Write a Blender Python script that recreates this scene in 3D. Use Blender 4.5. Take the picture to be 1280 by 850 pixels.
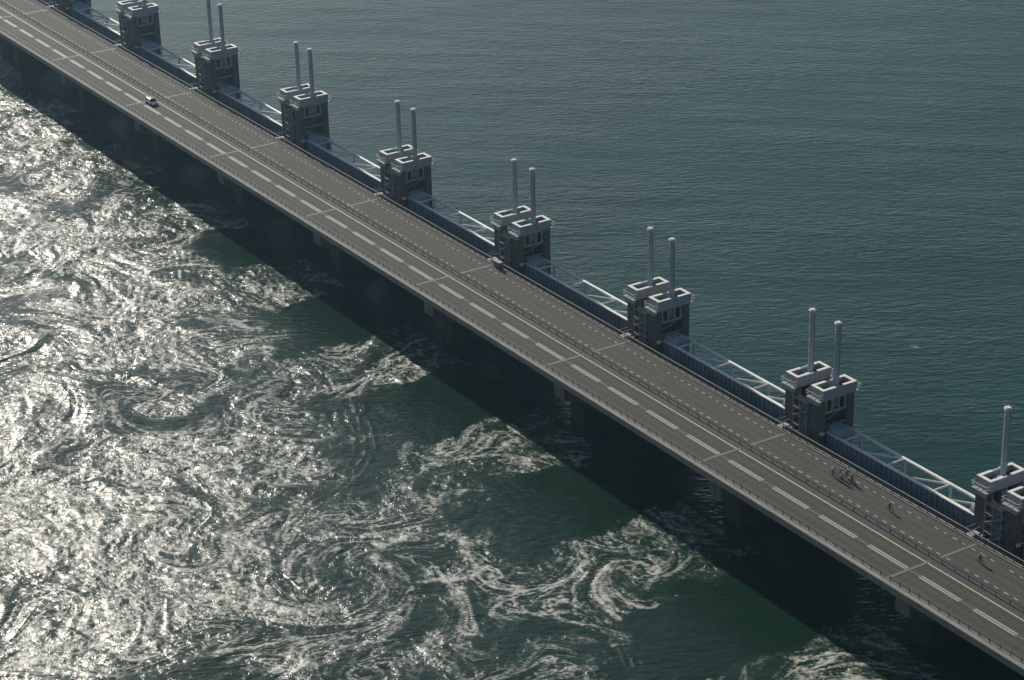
import bpy, bmesh, math, random
import numpy as np
from mathutils import Vector, Matrix
for o in list(bpy.data.objects): bpy.data.objects.remove(o)
S = bpy.context.scene
COL = S.collection
R = math.radians

# ------------------------------------------------------------------ camera
cd = bpy.data.cameras.new('camera'); cam = bpy.data.objects.new('camera', cd); COL.objects.link(cam)
fwd = Vector((-0.77332552, 0.48489971, -0.40846041)); rgt = Vector((0.54001307, 0.84132515, -0.02361934)); upv = rgt.cross(fwd)
M = Matrix((rgt, upv, -fwd)).transposed().to_4x4(); M.translation = Vector((575.331, -215.038, 167.998))
cam.matrix_world = M
cd.sensor_width = 36.0; cd.lens = 36.0*2858.71/1280; cd.clip_start = 1; cd.clip_end = 20000
S.camera = cam

# ------------------------------------------------------------------ light
SUN_EL, SUN_AZ = 29.0, 173.5            # azimuth measured from +X towards +Y
sd = Vector((math.cos(R(SUN_EL))*math.cos(R(SUN_AZ)), math.cos(R(SUN_EL))*math.sin(R(SUN_AZ)), math.sin(R(SUN_EL))))
w = bpy.data.worlds.new('World'); S.world = w; w.use_nodes = True
nt = w.node_tree; bg = nt.nodes['Background']
sky = nt.nodes.new('ShaderNodeTexSky'); sky.sky_type = 'NISHITA'; sky.sun_disc = False
sky.sun_elevation = R(SUN_EL); sky.sun_rotation = R(90-SUN_AZ)
sky.air_density = 1.0; sky.dust_density = 1.0; sky.ozone_density = 1.0
nt.links.new(sky.outputs[0], bg.inputs['Color']); bg.inputs['Strength'].default_value = 0.055
sl = bpy.data.lights.new('sun', 'SUN'); sl.energy = 5.0; sl.angle = R(0.53); sl.color = (1.0, 0.93, 0.82)
so = bpy.data.objects.new('sun', sl); COL.objects.link(so)
so.rotation_euler = (-sd).to_track_quat('-Z', 'Y').to_euler(); so.location = (0, 0, 120)
S.view_settings.view_transform = 'Standard'; S.view_settings.look = 'None'
S.view_settings.exposure = 0.0; S.view_settings.gamma = 1.0; S.view_settings.use_curve_mapping = False
WZ = -13.0                              # water level, deck level is 0
random.seed(7); rng = np.random.default_rng(11)

# ------------------------------------------------------------------ materials
def mat(name, col, rough=0.7, var=0.15, scale=0.8, metal=0.0, bump=0.0, bscale=6.0, stain=0.0, spec=0.4, stretch=(1, 1, 1)):
    m = bpy.data.materials.new(name); m.use_nodes = True; t = m.node_tree; b = t.nodes['Principled BSDF']
    b.inputs['Roughness'].default_value = rough; b.inputs['Metallic'].default_value = metal
    b.inputs['Specular IOR Level'].default_value = spec
    tc = t.nodes.new('ShaderNodeNewGeometry'); mp = t.nodes.new('ShaderNodeMapping')
    mp.inputs['Scale'].default_value = stretch
    t.links.new(tc.outputs['Position'], mp.inputs['Vector'])
    n = t.nodes.new('ShaderNodeTexNoise'); n.inputs['Scale'].default_value = scale; n.inputs['Detail'].default_value = 6
    n.inputs['Roughness'].default_value = 0.65
    t.links.new(mp.outputs[0], n.inputs['Vector'])
    cr = t.nodes.new('ShaderNodeMapRange'); cr.inputs['From Min'].default_value = 0.25; cr.inputs['From Max'].default_value = 0.75
    cr.inputs['To Min'].default_value = 1-var; cr.inputs['To Max'].default_value = 1+var
    t.links.new(n.outputs['Fac'], cr.inputs['Value'])
    mx = t.nodes.new('ShaderNodeVectorMath'); mx.operation = 'SCALE'; mx.inputs[0].default_value = col[:3]
    t.links.new(cr.outputs[0], mx.inputs['Scale'])
    out = mx.outputs[0]
    if stain > 0:
        n2 = t.nodes.new('ShaderNodeTexNoise'); n2.inputs['Scale'].default_value = 0.35; n2.inputs['Detail'].default_value = 8
        mp2 = t.nodes.new('ShaderNodeMapping'); mp2.inputs['Scale'].default_value = (3, 3, 0.5)
        t.links.new(tc.outputs['Position'], mp2.inputs['Vector']); t.links.new(mp2.outputs[0], n2.inputs['Vector'])
        r2 = t.nodes.new('ShaderNodeMapRange'); r2.inputs['From Min'].default_value = 0.5; r2.inputs['From Max'].default_value = 0.68
        r2.inputs['To Min'].default_value = 1; r2.inputs['To Max'].default_value = 1-stain
        t.links.new(n2.outputs['Fac'], r2.inputs['Value'])
        m3 = t.nodes.new('ShaderNodeVectorMath'); m3.operation = 'SCALE'
        t.links.new(out, m3.inputs[0]); t.links.new(r2.outputs[0], m3.inputs['Scale']); out = m3.outputs[0]
    t.links.new(out, b.inputs['Base Color'])
    if bump > 0:
        nb = t.nodes.new('ShaderNodeTexNoise'); nb.inputs['Scale'].default_value = bscale; nb.inputs['Detail'].default_value = 4
        t.links.new(tc.outputs['Position'], nb.inputs['Vector'])
        bb = t.nodes.new('ShaderNodeBump'); bb.inputs['Strength'].default_value = 1; bb.inputs['Distance'].default_value = bump
        t.links.new(nb.outputs['Fac'], bb.inputs['Height']); t.links.new(bb.outputs[0], b.inputs['Normal'])
    return m

def road_mat(name, col, groove=0.08):
    """worn concrete / asphalt with fine cross joints every 1.5 m, wheel tracks and patchy wear"""
    m = mat(name, col, 0.85, 0.16, 0.5, bump=0.01, bscale=8, stretch=(0.25, 1.2, 1), spec=0.3)
    t = m.node_tree; b = t.nodes['Principled BSDF']; src = b.inputs['Base Color'].links[0].from_socket
    g = t.nodes.new('ShaderNodeNewGeometry'); sp = t.nodes.new('ShaderNodeSeparateXYZ'); t.links.new(g.outputs['Position'], sp.inputs[0])
    def wave(axis, per, lo, hi, amt, off=0.0):
        a = t.nodes.new('ShaderNodeMath'); a.operation = 'ADD'; a.inputs[1].default_value = 1000+off; t.links.new(sp.outputs[axis], a.inputs[0])
        q = t.nodes.new('ShaderNodeMath'); q.operation = 'PINGPONG'; q.inputs[1].default_value = per/2; t.links.new(a.outputs[0], q.inputs[0])
        r = t.nodes.new('ShaderNodeMapRange'); r.interpolation_type = 'SMOOTHSTEP'
        r.inputs['From Min'].default_value = lo; r.inputs['From Max'].default_value = hi
        r.inputs['To Min'].default_value = 1-amt; r.inputs['To Max'].default_value = 1; t.links.new(q.outputs[0], r.inputs['Value'])
        return r.outputs[0]
    def mul(a, s):
        v = t.nodes.new('ShaderNodeVectorMath'); v.operation = 'SCALE'; t.links.new(a, v.inputs[0]); t.links.new(s, v.inputs['Scale']); return v.outputs[0]
    src = mul(src, wave('X', 1.5, 0.0, 0.3, groove*2.2)); src = mul(src, wave('X', 0.75, 0.0, 0.2, groove))
    src = mul(src, wave('Y', 1.75, 0.1, 0.8, 0.20, 0.4))
    n = t.nodes.new('ShaderNodeTexNoise'); n.inputs['Scale'].default_value = 2.2; n.inputs['Detail'].default_value = 5
    t.links.new(g.outputs['Position'], n.inputs['Vector'])
    r = t.nodes.new('ShaderNodeMapRange'); r.inputs['From Min'].default_value = 0.3; r.inputs['From Max'].default_value = 0.7
    r.inputs['To Min'].default_value = 0.80; r.inputs['To Max'].default_value = 1.20; t.links.new(n.outputs['Fac'], r.inputs['Value'])
    src = mul(src, r.outputs[0]); t.links.new(src, b.inputs['Base Color'])
    return m

MT = dict(
    road=road_mat('worn_road', (0.069, 0.066, 0.058)),
    service=road_mat('service_road', (0.073, 0.069, 0.060), 0.03),
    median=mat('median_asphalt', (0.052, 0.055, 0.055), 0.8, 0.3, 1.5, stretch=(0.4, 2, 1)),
    paint=mat('worn_white_paint', (0.34, 0.34, 0.30), 0.6, 0.45, 4.0),
    cream=mat('cream_line_paint', (0.43, 0.39, 0.29), 0.6, 0.3, 2.0),
    green=mat('green_line_paint', (0.105, 0.135, 0.115), 0.7, 0.35, 2.0),
    joint=mat('expansion_joint_steel', (0.155, 0.153, 0.138), 0.6, 0.3, 2.0),
    conc=mat('bridge_concrete', (0.17, 0.168, 0.15), 0.85, 0.25, 1.2, bump=0.01, stain=0.35),
    dconc=mat('weathered_pier_concrete', (0.11, 0.10, 0.088), 0.85, 0.3, 0.8, bump=0.02, stain=0.4),
    brown=mat('dark_column_concrete', (0.12, 0.108, 0.095), 0.85, 0.3, 0.9, bump=0.02, stain=0.35),
    edge=mat('pale_edge_concrete', (0.23, 0.225, 0.20), 0.85, 0.3, 1.1, bump=0.01, stretch=(0.3, 1, 1)),
    base_shade=mat('shade_darkened_concrete', (0.028, 0.032, 0.028), 0.6, 0.4, 0.7, bump=0.03),  # pier base: under-deck shade painted in as a near-black tone
    rail=mat('weathered_rail_paint', (0.17, 0.168, 0.155), 0.85, 0.25, 2.0),
    rust=mat('darkened_railing_steel', (0.12, 0.12, 0.12), 0.6, 0.3, 2.0),
    beam=mat('pale_painted_beam', (0.33, 0.36, 0.385), 0.6, 0.12, 1.0, stain=0.15),
    rim=mat('white_rim_paint', (0.74, 0.72, 0.67), 0.55, 0.08, 2.0, stain=0.12),
    mast=mat('pale_blue_cylinder_paint', (0.36, 0.42, 0.48), 0.45, 0.10, 0.8, stain=0.12),
    gate=mat('blue_grey_gate_paint', (0.26, 0.32, 0.38), 0.5, 0.18, 0.6, stain=0.25),
    gatetop=mat('pale_gate_deck_paint', (0.27, 0.34, 0.40), 0.6, 0.2, 0.8),
    tube=mat('white_tube_paint', (0.78, 0.78, 0.74), 0.5, 0.1, 1.0, stain=0.1),
    steel=mat('galvanised_steel', (0.33, 0.34, 0.34), 0.5, 0.2, 3.0, metal=0.2),
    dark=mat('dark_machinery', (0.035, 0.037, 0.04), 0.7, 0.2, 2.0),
    car=mat('silver_blue_car_paint', (0.42, 0.48, 0.52), 0.25, 0.03, 1.0, metal=0.4, spec=0.6),
    glass=mat('tinted_car_glass', (0.015, 0.018, 0.02), 0.08, 0.02, 1.0, spec=0.7),
    tyre=mat('black_rubber', (0.02, 0.02, 0.02), 0.9, 0.1, 4.0),
    light=mat('car_lamp_plastic', (0.55, 0.5, 0.45), 0.2, 0.05, 2.0),
    redlamp=mat('red_lamp_plastic', (0.35, 0.02, 0.02), 0.3, 0.05, 2.0),
    skin=mat('skin', (0.42, 0.27, 0.19), 0.6, 0.05, 8.0),
    hair=mat('brown_hair', (0.05, 0.035, 0.02), 0.8, 0.2, 30.0),
    helm=mat('white_helmet', (0.6, 0.6, 0.6), 0.35, 0.05, 8.0),
    trousers=mat('dark_trousers', (0.02, 0.032, 0.045), 0.9, 0.1, 8.0),
    bike=mat('bicycle_enamel', (0.05, 0.05, 0.055), 0.4, 0.1, 8.0),
    gull=mat('white_feathers', (0.75, 0.75, 0.73), 0.8, 0.05, 8.0),
    gullgrey=mat('grey_feathers', (0.35, 0.37, 0.39), 0.8, 0.05, 8.0),
)
SHIRT = {k: mat(k+'_jacket', c, 0.85, 0.08, 8.0) for k, c in dict(lilac=(0.30, 0.27, 0.42), black=(0.03, 0.03, 0.035),
         white=(0.6, 0.6, 0.62), violet=(0.12, 0.08, 0.22), blue=(0.12, 0.14, 0.26)).items()}

# ------------------------------------------------------------------ helpers
class MB:
    def __init__(s): s.v = []; s.f = []
    def box(s, a, b):
        x0, y0, z0 = a; x1, y1, z1 = b; n = len(s.v)
        s.v += [(x0, y0, z0), (x1, y0, z0), (x1, y1, z0), (x0, y1, z0), (x0, y0, z1), (x1, y0, z1), (x1, y1, z1), (x0, y1, z1)]
        s.f += [tuple(n+i for i in q) for q in ((0, 3, 2, 1), (4, 5, 6, 7), (0, 1, 5, 4), (1, 2, 6, 5), (2, 3, 7, 6), (3, 0, 4, 7))]
        return s
    def tube(s, a, b, r, n=8, r2=None, cap=True):
        a = Vector(a); b = Vector(b); d = (b-a).normalized(); r2 = r if r2 is None else r2
        u = d.orthogonal().normalized(); w_ = d.cross(u); k = len(s.v)
        for c, rr in ((a, r), (b, r2)):
            for i in range(n):
                t = 2*math.pi*i/n; s.v.append(tuple(c+rr*(math.cos(t)*u+math.sin(t)*w_)))
        for i in range(n):
            j = (i+1) % n; s.f.append((k+i, k+j, k+n+j, k+n+i))
        if cap: s.f.append(tuple(k+i for i in reversed(range(n)))); s.f.append(tuple(k+n+i for i in range(n)))
        return s
    def prism(s, prof, a, b, axis='X'):
        """extrude a closed profile (pairs) between a and b along an axis"""
        k = len(s.v); n = len(prof)
        for c in (a, b):
            for p_, q_ in prof: s.v.append((c, p_, q_) if axis == 'X' else ((p_, c, q_) if axis == 'Y' else (p_, q_, c)))
        for i in range(n):
            j = (i+1) % n; s.f.append((k+i, k+j, k+n+j, k+n+i))
        s.f.append(tuple(k+i for i in reversed(range(n)))); s.f.append(tuple(k+n+i for i in range(n)))
        return s
    def torus(s, c, ax, R_, r, n=20, m=6):
        c = Vector(c); ax = Vector(ax).normalized(); u = ax.orthogonal().normalized(); w_ = ax.cross(u); k = len(s.v)
        for i in range(n):
            t = 2*math.pi*i/n; e = math.cos(t)*u+math.sin(t)*w_
            for j in range(m):
                q = 2*math.pi*j/m; s.v.append(tuple(c+e*(R_+r*math.cos(q))+ax*r*math.sin(q)))
        for i in range(n):
            for j in range(m):
                s.f.append((k+i*m+j, k+((i+1) % n)*m+j, k+((i+1) % n)*m+(j+1) % m, k+i*m+(j+1) % m))
        return s
    def ell(s, c, rx, ry, rz, n=10, m=7):
        k = len(s.v)
        for i in range(m+1):
            th = math.pi*i/m
            for j in range(n):
                ph = 2*math.pi*j/n; s.v.append((c[0]+rx*math.sin(th)*math.cos(ph), c[1]+ry*math.sin(th)*math.sin(ph), c[2]+rz*math.cos(th)))
        for i in range(m):
            for j in range(n): s.f.append((k+i*n+j, k+(i+1)*n+j, k+(i+1)*n+(j+1) % n, k+i*n+(j+1) % n))
        return s
    def mesh(s, name, m, smooth=False, bevel=0.0):
        me = bpy.data.meshes.new(name); me.from_pydata(s.v, [], s.f); me.update()
        bm = bmesh.new(); bm.from_mesh(me); bmesh.ops.recalc_face_normals(bm, faces=bm.faces)
        if bevel > 0:
            bmesh.ops.bevel(bm, geom=[e for e in bm.edges], offset=bevel, segments=1, affect='EDGES', clamp_overlap=True)
        bm.to_mesh(me); bm.free()
        me.materials.append(m)
        if smooth: me.shade_smooth(); me.set_sharp_from_angle(angle=R(50))
        return me
    def build(s, name, m, parent=None, smooth=False, kind=None, bevel=0.0):
        o = bpy.data.objects.new(name, s.mesh(name, m, smooth, bevel)); COL.objects.link(o)
        if parent is not None: o.parent = parent
        if kind: o['kind'] = kind
        return o

def thing(name, label, cat, loc=(0, 0, 0), rz=0.0, group=None):
    o = bpy.data.objects.new(name, None); COL.objects.link(o); o.location = loc; o.rotation_euler = (0, 0, rz)
    o.empty_display_size = 0.5; o['label'] = label; o['category'] = cat
    if group: o['group'] = group
    return o
KIDS = {}
def copy_tree(o, parent=None):
    c = o.copy(); COL.objects.link(c)
    if parent is not None: c.parent = parent
    for ch in o_children(o): copy_tree(ch, c)
    return c
def o_children(o):
    if not KIDS.get('_ok'):
        KIDS.clear(); KIDS['_ok'] = True
        for q in bpy.data.objects:
            if q.parent: KIDS.setdefault(q.parent.name, []).append(q)
    return list(KIDS.get(o.name, []))
def fresh(): KIDS.clear()

ORD = ['rightmost', 'second from the right', 'third from the right', 'fourth from the right', 'fifth from the right', 'sixth from the right',
       'seventh from the right', 'eighth from the right', 'ninth from the right']

ORDS = ['rightmost', 'second rightmost', 'third rightmost', 'fourth rightmost', 'fifth rightmost', 'sixth rightmost', 'seventh rightmost', 'eighth rightmost', 'ninth rightmost']
# ------------------------------------------------------------------ numpy noise
def hash2(ix, iy, seed):
    h = (ix.astype(np.int64)*374761393 + iy.astype(np.int64)*668265263 + seed*982451653) & 0xffffffff
    h = ((h ^ (h >> 13))*1274126177) & 0xffffffff
    return (h ^ (h >> 16)) & 0xffffffff
def gnoise(x, y, seed=0):
    ix = np.floor(x); iy = np.floor(y); fx = x-ix; fy = y-iy
    u = fx*fx*fx*(fx*(fx*6-15)+10); v = fy*fy*fy*(fy*(fy*6-15)+10)
    def g(dx, dy):
        a = hash2(ix+dx, iy+dy, seed)*(2*np.pi/4294967296.0)
        return np.cos(a)*(fx-dx)+np.sin(a)*(fy-dy)
    n0 = g(0, 0)*(1-u)+g(1, 0)*u; n1 = g(0, 1)*(1-u)+g(1, 1)*u
    return (n0*(1-v)+n1*v)*1.45
def fbm(x, y, seed, octv=4, gain=0.5):
    s = 0; a = 1.0; t = 0
    for i in range(octv):
        s = s+a*gnoise(x*2**i, y*2**i, seed+i*17); t += a; a *= gain
    return s/t
def sst(a, b, x):
    t = np.clip((x-a)/(b-a), 0, 1); return t*t*(3-2*t)

# ------------------------------------------------------------------ the sea: one sheet, finely waved in the tidal race beside the bridge
DENS = """888888887777777666666666655555555555554332211345555544555544443233443211233334432234455555555
888888888877777777777666666666666555433222345555444456665555444554322345555432334455555555
888888888888888888777777777777776665543333445665544556677666656655433346675432345555555555
888888888888888888877777777788776554444455565545556666776666655543335776432345655555555555
888888888888888888888777777888877665555566566555556554566666655544334565432246665555555555
888888888888888888888877788888877766666666666665555554344455665544444455543346666555555555
888888888888888888888888888888877777777777666666655554443345565544555555444445566655555555
888888888888888888888888888888887777888777776666665555555445556555655555444344556665555555
888888888888888888888888888888888888888877777777766555556655566655565554445433455666655555
888888888888888888888888888888888888888887777777777666666666666655565554455553344566665555
888888888888888888888888888888888888888888888887887777776676666555566555445555434455666555
888888888888888888888888888888888999888778888888888888876666666555666555554455543345566655
888888888888888888888888888888889999988877888888888888877777766665555555555445555434456655
888888888888888888888888888888899999888888888887777778777777777777766555555554455543445555
888888888888888888888888888888899999888888888877777777877777777777777655555555545555434555
888888888888888888888888888888999998888888888887766778888877777888777766555555554455543555
888888888888888888888888888889999998888888888888888877778888888888887777776655555555544555
888888888888888888888888888899999888888888888888888888888888888887777777766555555555445555
888888888888888888888888888899999888888888888888888888999888888888888877777777665555555554
888888888888888888888888888999998888888888888888889999999888888888888777777776655555554444
888888888888888888888888889999998888888888888888899999999998888888888887777777766555555555
888888888888888888888888889999988888888888888888899999999998888888888888887777776655555555
888888888888888888888888899999888888888888888888999999999988888888888888888877777766555555
888888888888888888888888999999888888888888888889999999999888888888888888888888777777665555
888888888888888888888889999998888888888888888889999999999888888888888888888888887777776555""".split('\n')
DW = min(len(r) for r in DENS)
DM = np.array([[int(c) for c in r[:DW]] for r in DENS], float)/9.0

def sea():
    X0, X1, Y0, Y1, ST = -76.0, 424.0, -180.0, -12.0, 0.30
    nx = int((X1-X0)/ST)+1; ny = int((Y1-Y0)/ST)+1
    xs = np.linspace(X0, X1, nx); ys = np.linspace(Y0, Y1, ny)
    X, Y = np.meshgrid(xs, ys)
    # density lattice lookup (5 m cells, origin x=-30, y=-14 going to -y)
    wx = X+6*fbm(X/22, Y/22, 3, 3); wy = Y+6*fbm(X/22, Y/22, 9, 3)
    u = np.clip((wx+30)/5, 0, DW-1.001); v = np.clip((-14-wy)/5, 0, DM.shape[0]-1.001)
    i = v.astype(int); j = u.astype(int); a = v-i; b = u-j
    dm = (DM[i, j]*(1-b)+DM[i, j+1]*b)*(1-a)+(DM[i+1, j]*(1-b)+DM[i+1, j+1]*b)*a
    # smooth jets between the pier wakes
    ph = ((X+3.0*fbm(X/9, Y/9, 21, 3)+22.5+0.06*(Y+20)) % 45)-22.5        # distance from pier axis
    wake = 1-sst(7.5, 13.5, np.abs(ph-1.0+5*fbm(X/4, Y/7, 23, 3)))
    jetlen = -20-22*sst(60, 300, X)-8*sst(300, 380, X)
    near = sst(-7, 7, Y-jetlen+12*fbm(X/11, Y/6, 31, 4))                    # 1 near the bridge
    body = dm
    dens = body*(1-near)+near*np.where(wake > 0, wake*(0.72+0.28*(1-sst(60, 200, X))), 0)
    dens = np.maximum(dens, near*body*(1-sst(60, 175, X))*0.9)
    # a ring shaped eddy and its calm heart
    def ring(cx, cy, r, th, st, d):
        q = np.hypot((X-cx+4.5*fbm(X/6, Y/6, 51, 4, 0.6)), (Y-cy+3.5*fbm(X/6, Y/6, 53, 4, 0.6))*1.1)
        return d*(1-0.5*np.exp(-(q/(r*0.8))**2)) + sst(-0.3, 0.2, fbm(X/6, Y/6, 59, 3))*st*np.exp(-((q-r)/th)**2)
    dens = ring(295, -57, 8.0, 1.1, 0.55, dens)
    for cx, cy, r in ((254, -67, 6), (212, -60, 6), (318, -84, 7), (262, -98, 8), (170, -50, 6)):
        q = np.hypot(X-cx+6*fbm(X/7, Y/7, 55, 4), Y-cy+6*fbm(X/7, Y/7, 57, 4)); dens = dens*(1-0.45*np.exp(-(q/r)**2))+0.18*np.exp(-((q-r)/1.5)**2)
    dens = dens+0.55*near*np.exp(-((ph-8.5)/2.0)**2)*sst(-36, -28, Y)*sst(150, 220, X)
    dens = dens+0.35*near*np.exp(-((ph+8.5)/1.6)**2)*sst(-34, -26, Y)*sst(150, 220, X)
    # swirl the sampling coordinates with a set of eddies, then build filaments
    PX, PY = X.copy(), Y.copy(); SX, SY = X.copy(), Y.copy()
    r1 = np.random.default_rng(5)
    for k in range(480):
        big_ = k >= 150
        cx = r1.uniform(-30, 404) if k < 440 else r1.uniform(-76, 424); cy = r1.uniform(-134, -27) if k < 340 else r1.uniform(-180, -134); rr = r1.uniform(4.0, 13) if big_ else r1.uniform(3.0, 13); s = r1.choice([-1, 1])*(r1.uniform(0.9, 2.6) if big_ else r1.uniform(0.3, 1.3))
        P1, P2 = (SX, SY) if big_ else (PX, PY)
        ia = max(int((cy-3*rr-Y0)/ST), 0); ib = min(int((cy+3*rr-Y0)/ST)+1, ny); ja = max(int((cx-3*rr-X0)/ST), 0); jb = min(int((cx+3*rr-X0)/ST)+1, nx)
        if ia >= ib or ja >= jb: continue
        dx = P1[ia:ib, ja:jb]-cx; dy = P2[ia:ib, ja:jb]-cy; an = s*np.exp(-(dx*dx+dy*dy)/(rr*rr))
        c_, s_ = np.cos(an), np.sin(an); P1[ia:ib, ja:jb] = cx+c_*dx-s_*dy; P2[ia:ib, ja:jb] = cy+s_*dx+c_*dy
    lx = SX+6*fbm(SX/14, SY/14, 131, 5, 0.6); ly = SY+6*fbm(SX/14, SY/14, 133, 5, 0.6)
    band = np.clip(1-np.abs(gnoise(lx/15, ly/21, 135))*3.2, 0, 1)**1.3; band2 = np.clip(1-np.abs(gnoise(lx/7, ly/10, 137))*2.8, 0, 1)**1.3
    cells = 0.50*band+0.34*band2+0.30*fbm(lx/11, ly/15, 139, 3)
    west = 1-sst(80, 210, X)
    dens = np.clip(dens, 0, 1)*(0.55+0.12*west+1.15*np.clip(cells, -0.1, 0.8))+0.10*dens
    big = fbm(lx/24, ly/30, 171, 3); dens = dens*(1+2.0*big*sst(0.55, 0.8, dm)*(1-near))
    ringf = np.exp(-((np.hypot(X-296+4*fbm(X/7, Y/7, 151, 5, 0.6), (Y+57+4*fbm(X/7, Y/7, 153, 5, 0.6))*1.1)-8.5)/1.0)**2)*sst(-0.35, 0.1, fbm(X/8, Y/8, 155, 2)+0.1)
    dens = np.clip(dens, 0, 1.1)
    qx = PX+2.4*fbm(PX/4, PY/4, 61, 5, 0.62); qy = PY+2.4*fbm(PX/4, PY/4, 67, 5, 0.62)
    def ridge(sx, sy, seed, sharp): return np.clip(1-np.abs(gnoise(qx/sx, qy/sy, seed))*sharp, 0, 1)
    r_a = ridge(4.2, 6.6, 71, 3.8); r_b = ridge(1.9, 2.9, 73, 2.9); r_c = ridge(0.85, 1.3, 79, 2.2)
    brk = fbm(X/1.8, Y/1.8, 85, 4, 0.75); pat = fbm(qx/9, qy/14, 83, 5, 0.6); pat2 = fbm(PX/4, PY/5, 87, 5, 0.7)
    thin = np.maximum(np.maximum(r_a**3, 0.8*r_b**3*(pat2 > -0.15)), 0.6*r_c**2.5*sst(-0.1, 0.3, pat2))
    thin = thin*(0.25+1.1*sst(-0.35, 0.35, brk))
    milk = sst(-0.05, 0.55, pat+0.5*pat2+0.35*brk+0.9*(dens-0.62))
    foam = np.clip(thin*sst(0.15, 0.85, dens+0.9*pat+0.3*pat2)*0.95+0.26*milk*(0.4+0.6*sst(-0.3, 0.4, brk)), 0, 1)
    def fl(sx, sy, seed, sh, k=0.0): return np.clip(1-np.abs(gnoise(lx/sx, ly/sy, seed)+k)*sh, 0, 1)
    fil = np.maximum.reduce([1.1*fl(8, 10, 141, 12), 1.0*fl(8, 10, 141, 16, 0.14), 0.9*fl(4.2, 5.2, 143, 10), 0.6*fl(2.3, 2.8, 145, 6.5), 0.9*fl(5, 6.5, 149, 13)])
    fil = fil*(0.65+0.45*sst(-0.4, 0.3, brk))*sst(-0.45, 0.10, fbm(lx/13, ly/13, 147, 3))
    foam = 0.50*foam
    foam = np.maximum(foam, 0.95*np.clip(fil, 0, 1)*sst(0.22, 0.62, dm*(1-near)+wake*near+0.35*fbm(X/20, Y/20, 161, 3)))
    cream = sst(0.08, 0.38, fbm(lx/17+3, ly/13, 173, 4, 0.6))*sst(0.5, 0.85, dm)*(1-near*(1-west))
    foam = foam+(1-foam)*0.42*cream*(0.55+0.9*fbm(qx/1.6, qy/1.6, 175, 3))
    foam = np.maximum(foam, 0.9*ringf*(0.3+0.9*sst(-0.3, 0.3, brk)))
    foam *= sst(0.02, 0.15, np.maximum(dens, 0.5*dm*(1-near)))
    # standing wave trains
    tr = np.zeros_like(X); trh = np.zeros_like(X)
    def train(pts, wdt, wl, seed):
        nonlocal tr, trh
        best = np.full(X.shape, 1e9); sg = np.zeros_like(X)
        for (ax, ay), (bx, by) in zip(pts[:-1], pts[1:]):
            ex, ey = bx-ax, by-ay; L = math.hypot(ex, ey); t = np.clip(((X-ax)*ex+(Y-ay)*ey)/L**2, 0, 1)
            dx = X-ax-t*ex; dy = Y-ay-t*ey; d = np.hypot(dx, dy); s = np.sign(dx*ey-dy*ex)*d
            m_ = d < best; best = np.where(m_, d, best); sg = np.where(m_, s, sg)
        bnd = np.exp(-(best/wdt)**2)*sst(-0.25, 0.25, fbm(X/3, Y/3, seed, 2)+0.15)
        wv = np.cos(2*np.pi*(sg+0.5*fbm(X/4, Y/4, seed+1, 2))/wl)
        tr = np.maximum(tr, bnd); trh = trh+bnd*wv*0.04
    train([(236, -38), (244, -41), (251, -43.5), (258, -47), (264, -53)], 3.0, 1.7, 91)
    train([(322, -44.5), (330, -46), (336, -46.5), (342, -49)], 2.2, 1.3, 95)
    train([(165, -48), (172, -52), (178, -58)], 3.5, 1.6, 97)
    train([(150, -33), (158, -36), (166, -39)], 3.0, 1.5, 99)
    crest = sst(0.012, 0.036, trh)*0.45
    foam = np.maximum(foam, crest*sst(0.2, 0.6, tr))
    edge = sst(0, 4, X-X0)*sst(0, 4, X1-X)*sst(0, 4, Y-Y0)*sst(0, 1.5, Y1-Y)
    turb = np.clip(0.10+dens*1.05+0.25*fbm(X/6, Y/6, 201, 3), 0.06, 1)
    foam = foam*edge
    # height
    H = 0.40*turb*fbm(qx/9, qy/9, 101, 3)+0.17*turb*fbm(qx/3.4, qy/3.4, 107, 3, 0.55)+0.06*turb*fbm(PX/1.5, PY/1.5, 109, 2)+0.06*foam*turb+trh
    H = H*edge
    n = nx*ny
    co = np.empty((n, 3), np.float32); co[:, 0] = X.ravel(); co[:, 1] = Y.ravel(); co[:, 2] = (WZ+H).ravel()
    B = 6000.0
    outer = np.array([(-B, -B, WZ), (X0, -B, WZ), (X1, -B, WZ), (B, -B, WZ), (-B, Y0, WZ), (B, Y0, WZ), (-B, Y1, WZ), (B, Y1, WZ),
                      (-B, B, WZ), (X0, B, WZ), (X1, B, WZ), (B, B, WZ)], np.float32)
    ii = np.arange(ny-1)[:, None]*nx+np.arange(nx-1)[None, :]
    q = np.stack([ii, ii+1, ii+nx+1, ii+nx], -1).reshape(-1, 4)
    c00, c10, c01, c11 = 0, nx-1, (ny-1)*nx, ny*nx-1
    o_ = n
    eq = np.array([[o_+0, o_+1, c00, o_+4], [o_+1, o_+2, c10, c00], [o_+2, o_+3, o_+5, c10], [o_+4, c00, c01, o_+6], [c10, o_+5, o_+7, c11],
                   [o_+6, c01, o_+9, o_+8], [c01, c11, o_+10, o_+9], [c11, o_+7, o_+11, o_+10]])
    faces = np.vstack([q, eq]); nf = len(faces)
    me = bpy.data.meshes.new('sea'); me.vertices.add(n+12); me.vertices.foreach_set('co', np.vstack([co, outer]).ravel())
    me.loops.add(nf*4); me.loops.foreach_set('vertex_index', faces.ravel().astype(np.int32))
    me.polygons.add(nf); me.polygons.foreach_set('loop_start', np.arange(0, nf*4, 4, dtype=np.int32))
    me.update(calc_edges=True); me.shade_smooth()
    for nm, arr in (('foam', foam), ('turbulence', turb*edge), ('silt', edge)):
        at = me.attributes.new(nm, 'FLOAT', 'POINT'); at.data.foreach_set('value', np.concatenate([arr.ravel(), np.zeros(12)]).astype(np.float32))
    me.validate()
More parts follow.
